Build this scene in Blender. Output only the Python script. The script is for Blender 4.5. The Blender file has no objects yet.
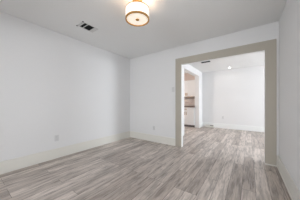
import bpy, bmesh, math
from mathutils import Vector, Matrix
S = bpy.context.scene
COL = S.collection
PI = math.pi

# ------------------------------------------------------------------ camera
cam_d = bpy.data.cameras.new('camera')
cam = bpy.data.objects.new('camera', cam_d); COL.objects.link(cam)
cam.location = (0, 0, 1.07)
cam.rotation_euler = (PI/2, 0, math.radians(35.66))
cam_d.sensor_fit = 'HORIZONTAL'; cam_d.sensor_width = 36.0
cam_d.lens = 36.0*137.4/300.0
cam_d.shift_y = 2.8/300.0
cam_d.clip_start = 0.02
S.camera = cam

# ------------------------------------------------------------------ world, exposure
S.view_settings.view_transform = 'Standard'
S.view_settings.look = 'None'
S.view_settings.gamma = 1.0
S.view_settings.use_curve_mapping = False
S.view_settings.exposure = -0.06
W = bpy.data.worlds.new('daylight'); S.world = W; W.use_nodes = True
W.node_tree.nodes['Background'].inputs[0].default_value = (0.80, 0.88, 1.0, 1)
W.node_tree.nodes['Background'].inputs[1].default_value = 1.0

# ------------------------------------------------------------------ daylight through unseen windows, placed for how their light falls
def area(name, loc, aim, sx, sy, power, col):
    d = bpy.data.lights.new(name, 'AREA'); d.shape = 'RECTANGLE'; d.size = sx; d.size_y = sy
    d.energy = power; d.color = col
    o = bpy.data.objects.new(name, d); COL.objects.link(o)
    o.location = loc
    o.rotation_euler = (Vector(aim)-Vector(loc)).to_track_quat('-Z', 'Z').to_euler()
    return o
area('window_daylight_rear', (-1.10, -4.20, 1.25), (-1.10, 1, 1.10), 1.6, 1.3, 143, (0.95, 0.97, 1.0))  # added unseen window light, set far back to even out the room
area('window_daylight_side', (0.60, 0.85, 1.20), (-3.0, 1.2, 1.00), 1.4, 1.3, 22, (0.93, 0.96, 1.0))  # added unseen window light, brightens the left wall
area('window_daylight_far_room', (5.25, 5.40, 1.30), (-1.3, 4.2, 0.85), 1.8, 1.5, 350, (0.89, 0.94, 1.0))

# ------------------------------------------------------------------ materials
def mat(name, rgb, rough=0.6, metal=0.0, spec=0.4, noise=0.0, nscale=40, bump=0.0):
    m = bpy.data.materials.new(name); m.use_nodes = True
    nt = m.node_tree; b = nt.nodes['Principled BSDF']
    b.inputs['Base Color'].default_value = (*rgb, 1)
    b.inputs['Roughness'].default_value = rough
    b.inputs['Metallic'].default_value = metal
    b.inputs['Specular IOR Level'].default_value = spec
    tc = nt.nodes.new('ShaderNodeTexCoord')
    nz = nt.nodes.new('ShaderNodeTexNoise'); nz.inputs['Scale'].default_value = nscale
    nz.inputs['Detail'].default_value = 4
    nt.links.new(tc.outputs['Object'], nz.inputs['Vector'])
    if noise:
        r = nt.nodes.new('ShaderNodeValToRGB')
        r.color_ramp.elements[0].position = 0.3; r.color_ramp.elements[1].position = 0.7
        r.color_ramp.elements[0].color = (*[c*(1-noise) for c in rgb], 1)
        r.color_ramp.elements[1].color = (*[min(1, c*(1+noise)) for c in rgb], 1)
        nt.links.new(nz.outputs['Fac'], r.inputs['Fac'])
        nt.links.new(r.outputs['Color'], b.inputs['Base Color'])
    if bump:
        bp = nt.nodes.new('ShaderNodeBump'); bp.inputs['Strength'].default_value = bump
        bp.inputs['Distance'].default_value = 0.002
        nt.links.new(nz.outputs['Fac'], bp.inputs['Height'])
        nt.links.new(bp.outputs['Normal'], b.inputs['Normal'])
    return m
def emit_mat(name, rgb, strength, base=(0.9, 0.88, 0.84)):
    m = mat(name, base, 0.6)
    b = m.node_tree.nodes['Principled BSDF']
    b.inputs['Emission Color'].default_value = (*rgb, 1)
    b.inputs['Emission Strength'].default_value = strength
    return m
M = {}
M['wall'] = mat('white_wall_paint', (0.80, 0.80, 0.80), 0.75, spec=0.25, noise=0.008, nscale=90, bump=0.15)
M['ceiling'] = mat('white_ceiling_paint', (0.86, 0.865, 0.86), 0.9, spec=0.15, noise=0.01, nscale=70, bump=0.3)
M['base'] = mat('cream_baseboard_paint', (0.78, 0.765, 0.71), 0.45)
M['casing'] = mat('greige_casing_paint', (0.47, 0.435, 0.37), 0.45)
M['white_trim'] = mat('white_trim_paint', (0.84, 0.85, 0.84), 0.4)
M['plastic'] = mat('white_plastic', (0.68, 0.68, 0.68), 0.4)
M['slot'] = mat('dark_slot', (0.05, 0.05, 0.05), 0.7)
M['vent_white'] = mat('white_vent_metal', (0.72, 0.72, 0.71), 0.45)
M['vent_dark'] = mat('dark_duct', (0.02, 0.022, 0.024), 0.8)  # dark colour stands for the shade inside the vents
M['brass'] = mat('antique_brass', (0.60, 0.34, 0.12), 0.35, metal=0.6)
M['brass_pull'] = mat('satin_brass', (0.40, 0.25, 0.12), 0.45, metal=0.3)
M['cabinet'] = mat('white_cabinet_paint', (0.82, 0.815, 0.81), 0.4)
M['toe'] = mat('dark_toe_kick', (0.16, 0.14, 0.14), 0.6)
M['shade'] = emit_mat('lit_linen_shade', (1.0, 0.88, 0.74), 0.75)
M['diffuser'] = emit_mat('lit_diffuser', (1.0, 0.80, 0.60), 0.60)
M['downlight'] = emit_mat('lit_downlight_lens', (1.0, 0.95, 0.88), 12.0)
M['granite'] = mat('brown_granite', (0.17, 0.125, 0.105), 0.3, noise=0.6, nscale=55)

def floor_mat():
    m = bpy.data.materials.new('grey_oak_planks'); m.use_nodes = True
    nt = m.node_tree; L = nt.links.new; b = nt.nodes['Principled BSDF']
    tc = nt.nodes.new('ShaderNodeTexCoord')
    mp = nt.nodes.new('ShaderNodeMapping')
    mp.inputs['Rotation'].default_value = (0, 0, PI/2)      # planks run along y
    mp.inputs['Location'].default_value = (0.35, 0.07, 0)
    L(tc.outputs['Object'], mp.inputs['Vector'])
    br = nt.nodes.new('ShaderNodeTexBrick')
    br.inputs['Scale'].default_value = 1.0
    br.inputs['Brick Width'].default_value = 1.25
    br.inputs['Row Height'].default_value = 0.14
    br.inputs['Mortar Size'].default_value = 0.0018
    br.inputs['Mortar Smooth'].default_value = 0.2
    br.inputs['Color1'].default_value = (0, 0, 0, 1); br.inputs['Color2'].default_value = (1, 1, 1, 1)
    br.inputs['Mortar'].default_value = (0.5, 0.5, 0.5, 1)
    br.offset = 0.37; br.offset_frequency = 3
    L(mp.outputs['Vector'], br.inputs['Vector'])
    # the plank's own tone
    tone = nt.nodes.new('ShaderNodeValToRGB'); e = tone.color_ramp.elements
    e[0].position = 0.0; e[0].color = (0.44, 0.376, 0.334, 1)
    e[1].position = 1.0; e[1].color = (0.70, 0.625, 0.572, 1)
    L(br.outputs['Color'], tone.inputs['Fac'])
    # grain, shifted from plank to plank
    add = nt.nodes.new('ShaderNodeVectorMath'); add.operation = 'ADD'
    sc = nt.nodes.new('ShaderNodeVectorMath'); sc.operation = 'SCALE'; sc.inputs['Scale'].default_value = 7.3
    L(br.outputs['Color'], sc.inputs[0]); L(mp.outputs['Vector'], add.inputs[0]); L(sc.outputs[0], add.inputs[1])
    def grain(scale, detail, lo, hi, c0, c1):
        g = nt.nodes.new('ShaderNodeMapping'); g.inputs['Scale'].default_value = scale
        L(add.outputs[0], g.inputs['Vector'])
        n = nt.nodes.new('ShaderNodeTexNoise'); n.inputs['Scale'].default_value = 1.0
        n.inputs['Detail'].default_value = detail; n.inputs['Roughness'].default_value = 0.6
        L(g.outputs['Vector'], n.inputs['Vector'])
        r = nt.nodes.new('ShaderNodeValToRGB')
        r.color_ramp.elements[0].position = lo; r.color_ramp.elements[1].position = hi
        r.color_ramp.elements[0].color = (c0, c0*0.985, c0*0.97, 1); r.color_ramp.elements[1].color = (c1, c1, c1, 1)
        L(n.outputs['Fac'], r.inputs['Fac'])
        return r
    g1 = grain((2.2, 17, 1), 9, 0.34, 0.56, 0.56, 1.06)
    g3 = grain((3.0, 30, 1), 4, 0.30, 0.42, 0.46, 1.03)
    g2 = grain((7.0, 80, 1), 4, 0.30, 0.70, 0.72, 1.16)
    def mul(a, c):
        x = nt.nodes.new('ShaderNodeMix'); x.data_type = 'RGBA'; x.blend_type = 'MULTIPLY'
        x.inputs['Factor'].default_value = 1.0
        L(a, x.inputs[6]); L(c, x.inputs[7]); return x.outputs[2]
    c = mul(mul(mul(tone.outputs['Color'], g1.outputs['Color']), g2.outputs['Color']), g3.outputs['Color'])
    j = nt.nodes.new('ShaderNodeMix'); j.data_type = 'RGBA'
    L(br.outputs['Fac'], j.inputs['Factor']); L(c, j.inputs[6]); j.inputs[7].default_value = (0.10, 0.085, 0.075, 1)
    L(j.outputs[2], b.inputs['Base Color'])
    b.inputs['Roughness'].default_value = 0.34
    b.inputs['Specular IOR Level'].default_value = 0.5
    bp = nt.nodes.new('ShaderNodeBump'); bp.inputs['Strength'].default_value = 0.12; bp.inputs['Distance'].default_value = 0.002
    L(g2.outputs['Color'], bp.inputs['Height']); L(bp.outputs['Normal'], b.inputs['Normal'])
    return m
M['floor'] = floor_mat()

def tile_mat():
    m = mat('beige_tile', (0.5, 0.4, 0.34), 0.35)
    nt = m.node_tree; b = nt.nodes['Principled BSDF']
    tc = nt.nodes.new('ShaderNodeTexCoord'); mp = nt.nodes.new('ShaderNodeMapping')
    mp.inputs['Rotation'].default_value = (PI/2, 0, 0)
    br = nt.nodes.new('ShaderNodeTexBrick'); br.inputs['Scale'].default_value = 1
    br.inputs['Brick Width'].default_value = 0.10; br.inputs['Row Height'].default_value = 0.05
    br.inputs['Mortar Size'].default_value = 0.003
    br.inputs['Color1'].default_value = (0.62, 0.52, 0.47, 1); br.inputs['Color2'].default_value = (0.74, 0.65, 0.60, 1)
    br.inputs['Mortar'].default_value = (0.78, 0.73, 0.69, 1)
    nt.links.new(tc.outputs['Object'], mp.inputs['Vector']); nt.links.new(mp.outputs['Vector'], br.inputs['Vector'])
    nt.links.new(br.outputs['Color'], b.inputs['Base Color'])
    return m
M['tile'] = tile_mat()

def glass_mat():
    m = bpy.data.materials.new('window_glass'); m.use_nodes = True
    nt = m.node_tree; nt.nodes.clear()
    o = nt.nodes.new('ShaderNodeOutputMaterial'); mx = nt.nodes.new('ShaderNodeMixShader')
    t = nt.nodes.new('ShaderNodeBsdfTransparent'); g = nt.nodes.new('ShaderNodeBsdfGlossy')
    g.inputs['Roughness'].default_value = 0.02
    mx.inputs[0].default_value = 0.06
    nt.links.new(t.outputs[0], mx.inputs[1]); nt.links.new(g.outputs[0], mx.inputs[2]); nt.links.new(mx.outputs[0], o.inputs[0])
    return m
M['glass'] = glass_mat()

# ------------------------------------------------------------------ mesh helpers
def box(bm, x0, x1, y0, y1, z0, z1, bevel=0.0, seg=2):
    r = bmesh.ops.create_cube(bm, size=1.0, matrix=Matrix.Translation(((x0+x1)/2, (y0+y1)/2, (z0+z1)/2)) @
                              Matrix.Diagonal((abs(x1-x0), abs(y1-y0), abs(z1-z0), 1)))
    if bevel:
        vs = set(r['verts'])
        es = [e for e in bm.edges if e.verts[0] in vs and e.verts[1] in vs]
        bmesh.ops.bevel(bm, geom=es, offset=bevel, segments=seg, affect='EDGES', profile=0.5)
def lathe(bm, prof, seg=48, axis='Z', origin=(0, 0, 0), close=False):
    rings = []
    for r, z in prof:
        ring = []
        for k in range(seg):
            a = 2*PI*k/seg
            p = (r*math.cos(a), r*math.sin(a), z)
            if axis == 'Y': p = (p[0], p[2], p[1])
            if axis == 'X': p = (p[2], p[0], p[1])
            ring.append(bm.verts.new((p[0]+origin[0], p[1]+origin[1], p[2]+origin[2])))
        rings.append(ring)
    n = len(rings)
    for i in range(n if close else n-1):
        A, B = rings[i], rings[(i+1) % n]
        for k in range(seg):
            bm.faces.new((A[k], A[(k+1) % seg], B[(k+1) % seg], B[k]))
    if not close:
        if prof[0][0] > 1e-4: bm.faces.new(list(reversed(rings[0])))
        if prof[-1][0] > 1e-4: bm.faces.new(rings[-1])
    bmesh.ops.remove_doubles(bm, verts=bm.verts[:], dist=1e-5)
    bmesh.ops.recalc_face_normals(bm, faces=bm.faces[:])
def obj(name, bm, m, parent=None, smooth=False):
    me = bpy.data.meshes.new(name); bm.to_mesh(me); bm.free()
    me.materials.append(m)
    if smooth:
        me.shade_smooth()
        me.set_sharp_from_angle(angle=math.radians(35))
    o = bpy.data.objects.new(name, me); COL.objects.link(o)
    if parent: o.parent = parent
    return o
def boxes(name, bxs, m, parent=None, bevel=0.0):
    bm = bmesh.new()
    for b in bxs: box(bm, *b, bevel=bevel)
    return obj(name, bm, m, parent)
def struct(name, bxs, m, bevel=0.0, label=None):
    o = boxes(name, bxs, m, None, bevel); o['kind'] = 'structure'
    if label: o['label'] = label
    return o
def thing(name, label, cat, loc=(0, 0, 0), rz=0.0, group=None):
    o = bpy.data.objects.new(name, None); COL.objects.link(o)
    o.empty_display_size = 0.1
    o.location = loc; o.rotation_euler = (0, 0, rz)
    o['label'] = label; o['category'] = cat
    if group: o['group'] = group
    return o
def copy_tree(o, parent=None):
    c = o.copy(); COL.objects.link(c)
    if parent: c.parent = parent
    for ch in [x for x in bpy.data.objects if x.parent == o]: copy_tree(ch, c)
    return c

# ------------------------------------------------------------------ dimensions
H = 2.44
XL, XR = -3.016, 0.414          # this room
Y0, YB = -4.00, 3.13            # rear wall, wall with the wide opening
YB2 = 3.215                     # back side of that wall
OX0, OX1, OH = -1.312, 0.232, 1.995   # the opening
FX0, FX1, FY = -1.72, 5.00, 6.48      # far room
KX, KX0 = -1.90, -4.20                # kitchen face of the dividing wall, kitchen's end
KY0, KY1, KH = 4.33, 5.985, 2.21      # opening to the kitchen

# ------------------------------------------------------------------ setting
struct('floor', [(-4.35, 5.15, -4.2, 6.65, -0.1, 0)], M['floor'])
struct('ceiling', [(-4.35, 5.15, -4.2, 6.65, H, H+0.1)], M['ceiling'])
struct('wall_left', [(XL-0.12, XL, Y0-0.12, YB, 0, H)], M['wall'])
sw = (0.15, 1.55)
struct('wall_right', [(XR, XR+0.12, sw[1], YB, 0, H), (XR, XR+0.12, Y0-0.12, sw[0], 0, H), (XR, XR+0.12, *sw, 0, 0.55), (XR, XR+0.12, *sw, 1.85, H)], M['wall'])
struct('wall_back', [(KX0-0.12, OX0-0.02, YB, YB2, 0, H), (OX1+0.02, FX1+0.12, YB, YB2, 0, H),
                     (OX0-0.02, OX1+0.02, YB, YB2, OH+0.02, H)], M['wall'])
wx = [(-1.90, -0.30)]; wz = (0.60, 1.95)
struct('wall_rear', [(XL, XR, Y0-0.12, Y0, 0, wz[0]), (XL, XR, Y0-0.12, Y0, wz[1], H),
                     (XL, wx[0][0], Y0-0.12, Y0, *wz), (wx[0][1], XR, Y0-0.12, Y0, *wz)], M['wall'])
struct('wall_behind', [(XL, -2.75, -0.56, -0.42, 0, H), (0.30, XR, -0.56, -0.42, 0, H), (-2.75, 0.30, -0.56, -0.42, 2.05, H)], M['wall'])  # added unseen partition; its header keeps direct daylight off the ceiling
struct('wall_far', [(KX0-0.12, FX1+0.12, FY, FY+0.12, 0, H)], M['wall'])
fw = (4.50, 6.30); fz = (0.55, 2.05)
struct('wall_far_right', [(FX1, FX1+0.12, YB2, FY, 0, fz[0]), (FX1, FX1+0.12, YB2, FY, fz[1], H),
                          (FX1, FX1+0.12, YB2, fw[0], *fz), (FX1, FX1+0.12, fw[1], FY, *fz)], M['wall'])
struct('wall_kitchen', [(KX, FX0, YB2, KY0, 0, H), (KX, FX0, KY1, FY, 0, H), (KX, FX0, KY0, KY1, KH, H)], M['wall'])
struct('wall_kitchen_left', [(KX0-0.12, KX0, YB2, FY, 0, H)], M['wall'])

# unseen windows placed for their daylight: rear, beside the camera, far room's right side
def window(n, axis, a0, a1, z0, z1, p0, p1):
    f = 0.05
    def B(u0, u1, w0, w1, q0, q1):
        return (u0, u1, q0, q1, w0, w1) if axis == 'x' else (q0, q1, u0, u1, w0, w1)
    zm = (z0+z1)/2
    o = struct('window_%d' % n, [B(a0, a0+f, z0, z1, p0, p1), B(a1-f, a1, z0, z1, p0, p1), B(a0+f, a1-f, z0, z0+f, p0, p1),
                                 B(a0+f, a1-f, z1-f, z1, p0, p1), B(a0+f, a1-f, zm-f/2, zm+f/2, p0, p1)], M['white_trim'])
    pm = (p0+p1)/2
    boxes('window_pane', [B(a0+f, a1-f, z0+f, zm-f/2, pm-0.003, pm+0.003), B(a0+f, a1-f, zm+f/2, z1-f, pm-0.003, pm+0.003)], M['glass'], o)
window(1, 'x', *wx[0], *wz, Y0-0.10, Y0-0.03)
window(2, 'y', *sw, 0.55, 1.85, XR+0.03, XR+0.10)
window(3, 'y', *fw, *fz, FX1+0.03, FX1+0.10)

# baseboards: tall flat boards with an eased top edge
BH, BT = 0.190, 0.018
struct('baseboard_left', [(XL, XL+BT, -0.42, YB, 0, BH)], M['base'], 0.003)
struct('baseboard_back', [(XL+BT, OX0-0.150, YB-BT, YB, 0, BH), (OX1+0.152, XR-BT, YB-BT, YB, 0, BH)], M['base'], 0.003)
struct('baseboard_right', [(XR-BT, XR, -0.42, YB, 0, BH), (XR-BT-0.012, XR-BT, -0.42, YB-0.02, 0, 0.018)], M['base'], 0.003)
struct('baseboard_far', [(FX0+BT, FX1, FY-BT, FY, 0, BH)], M['white_trim'], 0.003)
struct('baseboard_far_left', [(FX0, FX0+BT, KY1+0.002, FY, 0, BH)], M['white_trim'], 0.003)

# casing of the wide opening (flat boards) and its white jamb lining
cw = 0.149
struct('trim_1', [(OX0-cw, OX0, YB-BT-0.002, YB, 0, OH), (OX1, OX1+cw, YB-BT-0.002, YB, 0, OH),
                  (OX0-cw, OX1+cw, YB-BT-0.002, YB, OH, OH+0.152)], M['casing'], 0.002)
struct('trim_2', [(OX0-0.02, OX0, YB, YB2, 0, OH), (OX1, OX1+0.02, YB, YB2, 0, OH),
                  (OX0-0.02, OX1+0.02, YB, YB2, OH, OH+0.02)], M['white_trim'])
struct('trim_3', [(OX1-0.004, XR-BT-0.012, YB-BT-0.016, YB-BT-0.002, 0, 0.02)], M['base'], 0.004)

# ------------------------------------------------------------------ drum ceiling light
LX, LY = -1.183, 1.366
R0, ZB, ZT = 0.152, 2.160, 2.288
t = thing('ceiling_light', 'lit white drum ceiling light with brass rings', 'ceiling light', (LX, LY, H))
def zz(z): return z-H
bm = bmesh.new(); lathe(bm, [(0.0, 0), (0.066, 0), (0.070, -0.004), (0.070, -0.014), (0.062, -0.022), (0.022, -0.026), (0.012, -0.03), (0.012, -0.06), (0.0, -0.06)])
obj('canopy', bm, M['brass'], t, True)
bm = bmesh.new(); lathe(bm, [(R0, zz(ZB)+0.004), (R0, zz(ZT)), (R0-0.003, zz(ZT)), (R0-0.003, zz(ZB)+0.004)], 64, close=True)
obj('lamp_shade', bm, M['shade'], t, True)
bm = bmesh.new(); lathe(bm, [(0, zz(ZB)+0.006), (0.10, zz(ZB)+0.005), (R0-0.008, zz(ZB)+0.006), (R0-0.008, zz(ZB)+0.010), (0, zz(ZB)+0.010)], 64)
obj('diffuser', bm, M['diffuser'], t, True)
def ring(name, z, h, w0, w1):
    bm = bmesh.new(); lathe(bm, [(w0, z), (w1, z), (w1+0.001, z+h/2), (w1, z+h), (w0, z+h), (w0, z)][:-1], 64, close=True)
    return obj(name, bm, M['brass'], t, True)
ring('bottom_ring', zz(ZB)-0.006, 0.019, R0-0.013, R0+0.004)
ring('top_ring', zz(ZT)-0.005, 0.008, R0-0.003, R0+0.003)
bm = bmesh.new()
for k in range(3):
    a = 2*PI*k/3+0.5
    bm2 = Matrix.Rotation(a, 4, 'Z')
    r = bmesh.ops.create_cube(bm, size=1.0, matrix=bm2 @ Matrix.Translation((R0/2, 0, zz(ZT)-0.001)) @ Matrix.Diagonal((R0, 0.006, 0.004, 1)))
obj('spider', bm, M['brass'], t)
bm = bmesh.new(); lathe(bm, [(0, -0.006), (0.008, -0.006), (0.025, -0.002), (0.027, 0.002), (0.014, 0.007), (0.006, 0.010), (0, 0.010)], 24)
for v in bm.verts: v.co.z += zz(ZB)-0.004
obj('finial', bm, M['brass'], t, True)
bm = bmesh.new(); lathe(bm, [(0, 0.0), (0.004, 0.0), (0.004, 0.21), (0, 0.21)], 12)
for v in bm.verts: v.co.z += zz(ZB)+0.008
obj('stem', bm, M['brass'], t, True)
pl = bpy.data.lights.new('bulb_light', 'POINT'); pl.energy = 1.7; pl.color = (1.0, 0.74, 0.54); pl.shadow_soft_size = 0.03
po = bpy.data.objects.new('bulb_light', pl); COL.objects.link(po); po.parent = t; po.location = (0.05, 0.03, zz(2.235))

# ------------------------------------------------------------------ downlights in the far room
def downlight(x, y, label, power):
    d = thing('recessed_downlight', label, 'downlight', (x, y, H), group='recessed downlights in the far room')
    bm = bmesh.new(); lathe(bm, [(0.042, -0.001), (0.075, -0.001), (0.073, -0.006), (0.045, -0.007)], 40, close=True)
    obj('trim_ring', bm, M['white_trim'], d, True)
    bm = bmesh.new(); lathe(bm, [(0, -0.004), (0.043, -0.004), (0.043, -0.001), (0, -0.001)], 40)
    obj('lens', bm, M['downlight'], d, True)
    l = bpy.data.lights.new('downlight_beam', 'SPOT'); l.energy = power; l.spot_size = math.radians(150); l.spot_blend = 0.5
    l.shadow_soft_size = 0.05; l.color = (1.0, 0.95, 0.88)
    lo = bpy.data.objects.new('downlight_beam', l); COL.objects.link(lo); lo.parent = d; lo.location = (0, 0, -0.02)
downlight(-0.602, 6.131, 'lit round white downlight in the ceiling beyond the opening', 2)
downlight(-0.602, 4.30, 'lit round downlight nearer the wide opening, hidden behind its head', 4)

# ------------------------------------------------------------------ ceiling register, this room
def register(name, label, loc, rz, w, l, secs, fm=None):
    # w across, l along local y; secs: (y0, y1, open)
    v = thing(name, label, 'vent', loc, rz)
    fr = 0.012
    bm = bmesh.new()
    box(bm, -w/2, w/2, 0, fr, -0.008, 0); box(bm, -w/2, w/2, l-fr, l, -0.008, 0)
    box(bm, -w/2, -w/2+fr, fr, l-fr, -0.008, 0); box(bm, w/2-fr, w/2, fr, l-fr, -0.008, 0)
    prev = None
    for y0, y1, op in secs:
        if prev is not None and y0-prev > 0.002: box(bm, -w/2+fr, w/2-fr, prev, y0, -0.008, -0.001)
        prev = y1
    obj('frame', bm, fm or M['vent_white'], v)
    boxes('backing', [(-w/2+fr, w/2-fr, fr, l-fr, -0.001, 0)], M['vent_dark'], v)
    for y0, y1, op in secs:
        n = max(2, round((y1-y0)/(0.016 if op else 0.014)))
        for k in range(n):
            y = y0+(k+0.5)*(y1-y0)/n
            bm = bmesh.new()
            bmesh.ops.create_cube(bm, size=1, matrix=Matrix.Translation((0, y, -0.005)) @
                                  Matrix.Rotation(math.radians(62 if op else -14), 4, 'X') @ Matrix.Diagonal((w-2*fr, 0.0065 if op else 0.0135, 0.001, 1)))
            obj('slat', bm, M['vent_dark'] if op else M['vent_white'], v)  # open slats coloured dark for the shade between louvres
    return v
v = register('ceiling_vent', 'white ceiling vent with two dark louvre openings, left of the drum light', (-2.362, 1.215, H), 0, 0.205, 0.30,
             [(0.020, 0.040, False), (0.044, 0.098, True), (0.110, 0.228, True), (0.234, 0.286, False)])
for sx in (-1, 1):
    bm = bmesh.new(); lathe(bm, [(0, -0.012), (0.011, -0.011), (0.015, -0.0085), (0.015, -0.006), (0, -0.006)], 16)
    for q in bm.verts: q.co.x += sx*0.100; q.co.y += 0.006
    obj('screw', bm, M['slot'], v, True)
register('ceiling_vent', 'small dark ceiling vent seen just below the opening\'s head', (-1.03, 4.83, H), PI/2, 0.12, 0.28,
         [(0.014, 0.266, True)], M['vent_dark'])

# ------------------------------------------------------------------ outlets, switch, baseboard register
def outlet(label, loc, rz, group='white wall outlets'):
    # local: plate faces -y
    o = thing('wall_outlet', label, 'outlet', loc, rz, group)
    boxes('cover_plate', [(-0.036, 0.036, -0.006, 0, -0.058, 0.058)], M['plastic'], o, 0.0025)
    for s in (-1, 1):
        bm = bmesh.new(); lathe(bm, [(0, -0.009), (0.015, -0.009), (0.0165, -0.0075), (0.0165, -0.005), (0, -0.005)], 24, axis='Y', origin=(0, 0, s*0.020))
        q = obj('socket', bm, M['plastic'], o, True)
        for dx in (-0.006, 0.006):
            boxes('slot', [(dx-0.0012, dx+0.0012, -0.0095, -0.0088, s*0.020-0.004, s*0.020+0.005)], M['slot'], q)
    bm = bmesh.new(); lathe(bm, [(0, -0.0075), (0.003, -0.007), (0.0035, -0.0055), (0, -0.0055)], 12, axis='Y')
    obj('screw', bm, M['vent_white'], o, True)
    return o
outlet('white wall outlet low on the long left wall', (XL, 1.107, 0.388), PI/2)
outlet('small wall outlet just above the baseboard left of the opening', (-2.11, YB, 0.378), 0)
outlet('wall outlet on the far wall seen through the opening', (-0.876, FY, 0.452), 0)
s = thing('light_switch', 'light switch on the wall just left of the opening\'s casing', 'switch', (-1.530, YB, 1.402))
boxes('cover_plate', [(-0.038, 0.038, -0.006, 0, -0.060, 0.060)], M['plastic'], s, 0.0025)
bm = bmesh.new(); box(bm, -0.005, 0.005, -0.018, -0.005, -0.004, 0.010, 0.001)
obj('toggle', bm, M['plastic'], s)
for z in (-0.03, 0.03):
    bm = bmesh.new(); lathe(bm, [(0, -0.0075), (0.003, -0.007), (0.0035, -0.0055), (0, -0.0055)], 12, axis='Y', origin=(0, 0, z))
    obj('screw', bm, M['vent_white'], s, True)
g = thing('baseboard_register', 'cream floor register with a dark slot against the far wall', 'vent', (-1.39, FY-BT-0.001, 0))
boxes('housing', [(-0.17, 0.17, -0.05, 0, 0.0, 0.028), (-0.17, 0.17, -0.018, 0, 0.028, 0.105), (-0.17, -0.16, -0.05, -0.018, 0.028, 0.10), (0.16, 0.17, -0.05, -0.018, 0.028, 0.10),
                  (-0.17, 0.17, -0.03, 0, 0.10, 0.112)], M['base'], g)
boxes('grille', [(0.02, 0.150, -0.024, -0.0185, 0.060, 0.088)], mat('grey_grille', (0.22, 0.22, 0.21), 0.5), g)

# ------------------------------------------------------------------ kitchen beyond
CF = 5.90                                    # front of the base cabinets
c = thing('base_cabinet', 'white kitchen base cabinet with brass pulls under the granite counter', 'cabinet', (-2.285, FY-0.003, 0))
y0 = CF-c.location.y
boxes('carcass', [(-0.36, 0.376, y0+0.012, 0, 0.10, 0.868)], M['cabinet'], c)
boxes('toe_kick', [(-0.36, 0.376, y0+0.07, y0+0.09, 0.0, 0.10)], M['toe'], c)
def shaker(name, x0, x1, z0, z1, y, parent):
    bm = bmesh.new(); w = 0.055 if z1-z0 > 0.3 else 0.03
    box(bm, x0, x0+w, y, y+0.02, z0, z1); box(bm, x1-w, x1, y, y+0.02, z0, z1)
    box(bm, x0+w, x1-w, y, y+0.02, z0, z0+w); box(bm, x0+w, x1-w, y, y+0.02, z1-w, z1)
    box(bm, x0+w, x1-w, y+0.008, y+0.02, z0+w, z1-w)
    return obj(name, bm, M['cabinet'], parent)
def pull(x, y, z, length, vertical, parent):
    bm = bmesh.new(); h = length/2; r = 0.011
    if vertical:
        box(bm, x-r, x+r, y-0.034, y-0.020, z-h, z+h, 0.003)
        for q in (-1, 1): box(bm, x-0.005, x+0.005, y-0.022, y, z+q*h*0.75-0.005, z+q*h*0.75+0.005)
    else:
        box(bm, x-h, x+h, y-0.034, y-0.020, z-r, z+r, 0.003)
        for q in (-1, 1): box(bm, x+q*h*0.75-0.005, x+q*h*0.75+0.005, y-0.022, y, z-0.005, z+0.005)
    obj('handle', bm, M['brass_pull'], parent)
d = shaker('drawer', -0.355, 0.355, 0.705, 0.850, y0, c); pull(0.0, y0, 0.785, 0.13, False, d)
for q in (-1, 1):
    x0, x1 = (0.003, 0.355) if q > 0 else (-0.355, -0.003)
    d = shaker('door', x0, x1, 0.110, 0.695, y0, c); pull(q*0.04, y0, 0.60, 0.14, True, d)
k = struct('countertop', [(-2.68, KX-0.002, CF-0.025, FY-0.003, 0.870, 0.935)], M['granite'], 0.004)
del k['kind']; k['label'] = 'brown granite countertop on the white kitchen base cabinet'; k['category'] = 'countertop'
struct('wall_backsplash', [(-3.6, KX-0.002, FY-0.008, FY, 0.937, 1.35)], M['tile'])
UF = 6.165
struct('wall_soffit', [(-3.6, KX-0.002, UF-0.02, FY, 2.112, H)], mat('beige_soffit_paint', (0.68, 0.56, 0.50), 0.7))
u = thing('upper_cabinet', 'white upper kitchen cabinet above the tiled backsplash', 'cabinet', (-2.345, FY-0.010, 1.352))
y0 = UF-u.location.y
boxes('carcass', [(-0.435, 0.435, y0+0.02, 0, 0, 0.755)], M['cabinet'], u)
o = boxes('light_rail', [(-0.435, 0.435, y0-0.005, y0+0.02, -0.022, 0.0)], mat('wood_light_rail', (0.30, 0.19, 0.12), 0.5), u)  # brown strip paints in the shaded underside of the cabinet
o['label'] = 'brown wooden strip under the cabinet'
for q in (-1, 1):
    x0, x1 = (0.003, 0.432) if q > 0 else (-0.432, -0.003)
    d = shaker('door', x0, x1, 0.004, 0.752, y0, u); pull(q*0.035, y0, 0.11, 0.13, True, d)
# added warm pendant, unseen behind the dividing wall, hung low to light the backsplash
kl = thing('pendant_lamp', 'warm pendant lamp in the kitchen, hidden behind the dividing wall', 'pendant lamp', (-3.0, 4.7, H))
bm = bmesh.new(); lathe(bm, [(0, 0), (0.06, 0), (0.055, -0.025), (0.004, -0.03), (0.004, -0.56), (0, -0.56)], 32); obj('cord', bm, M['brass'], kl, True)
bm = bmesh.new(); lathe(bm, [(0.020, -0.55), (0.06, -0.57), (0.13, -0.66), (0.126, -0.662), (0.057, -0.575), (0.018, -0.556)], 40, close=True)
obj('lamp_shade', bm, M['brass'], kl, True)
bm = bmesh.new(); bmesh.ops.create_uvsphere(bm, u_segments=24, v_segments=12, radius=0.04)
for q in bm.verts: q.co.z += -0.635
obj('bulb', bm, emit_mat('warm_bulb', (1.0, 0.82, 0.68), 8.0), kl, True)
l = bpy.data.lights.new('kitchen_bulb', 'POINT'); l.energy = 44; l.color = (1.0, 0.89, 0.82); l.shadow_soft_size = 0.05
lo = bpy.data.objects.new('kitchen_bulb', l); COL.objects.link(lo); lo.parent = kl; lo.location = (0, 0, -0.72)
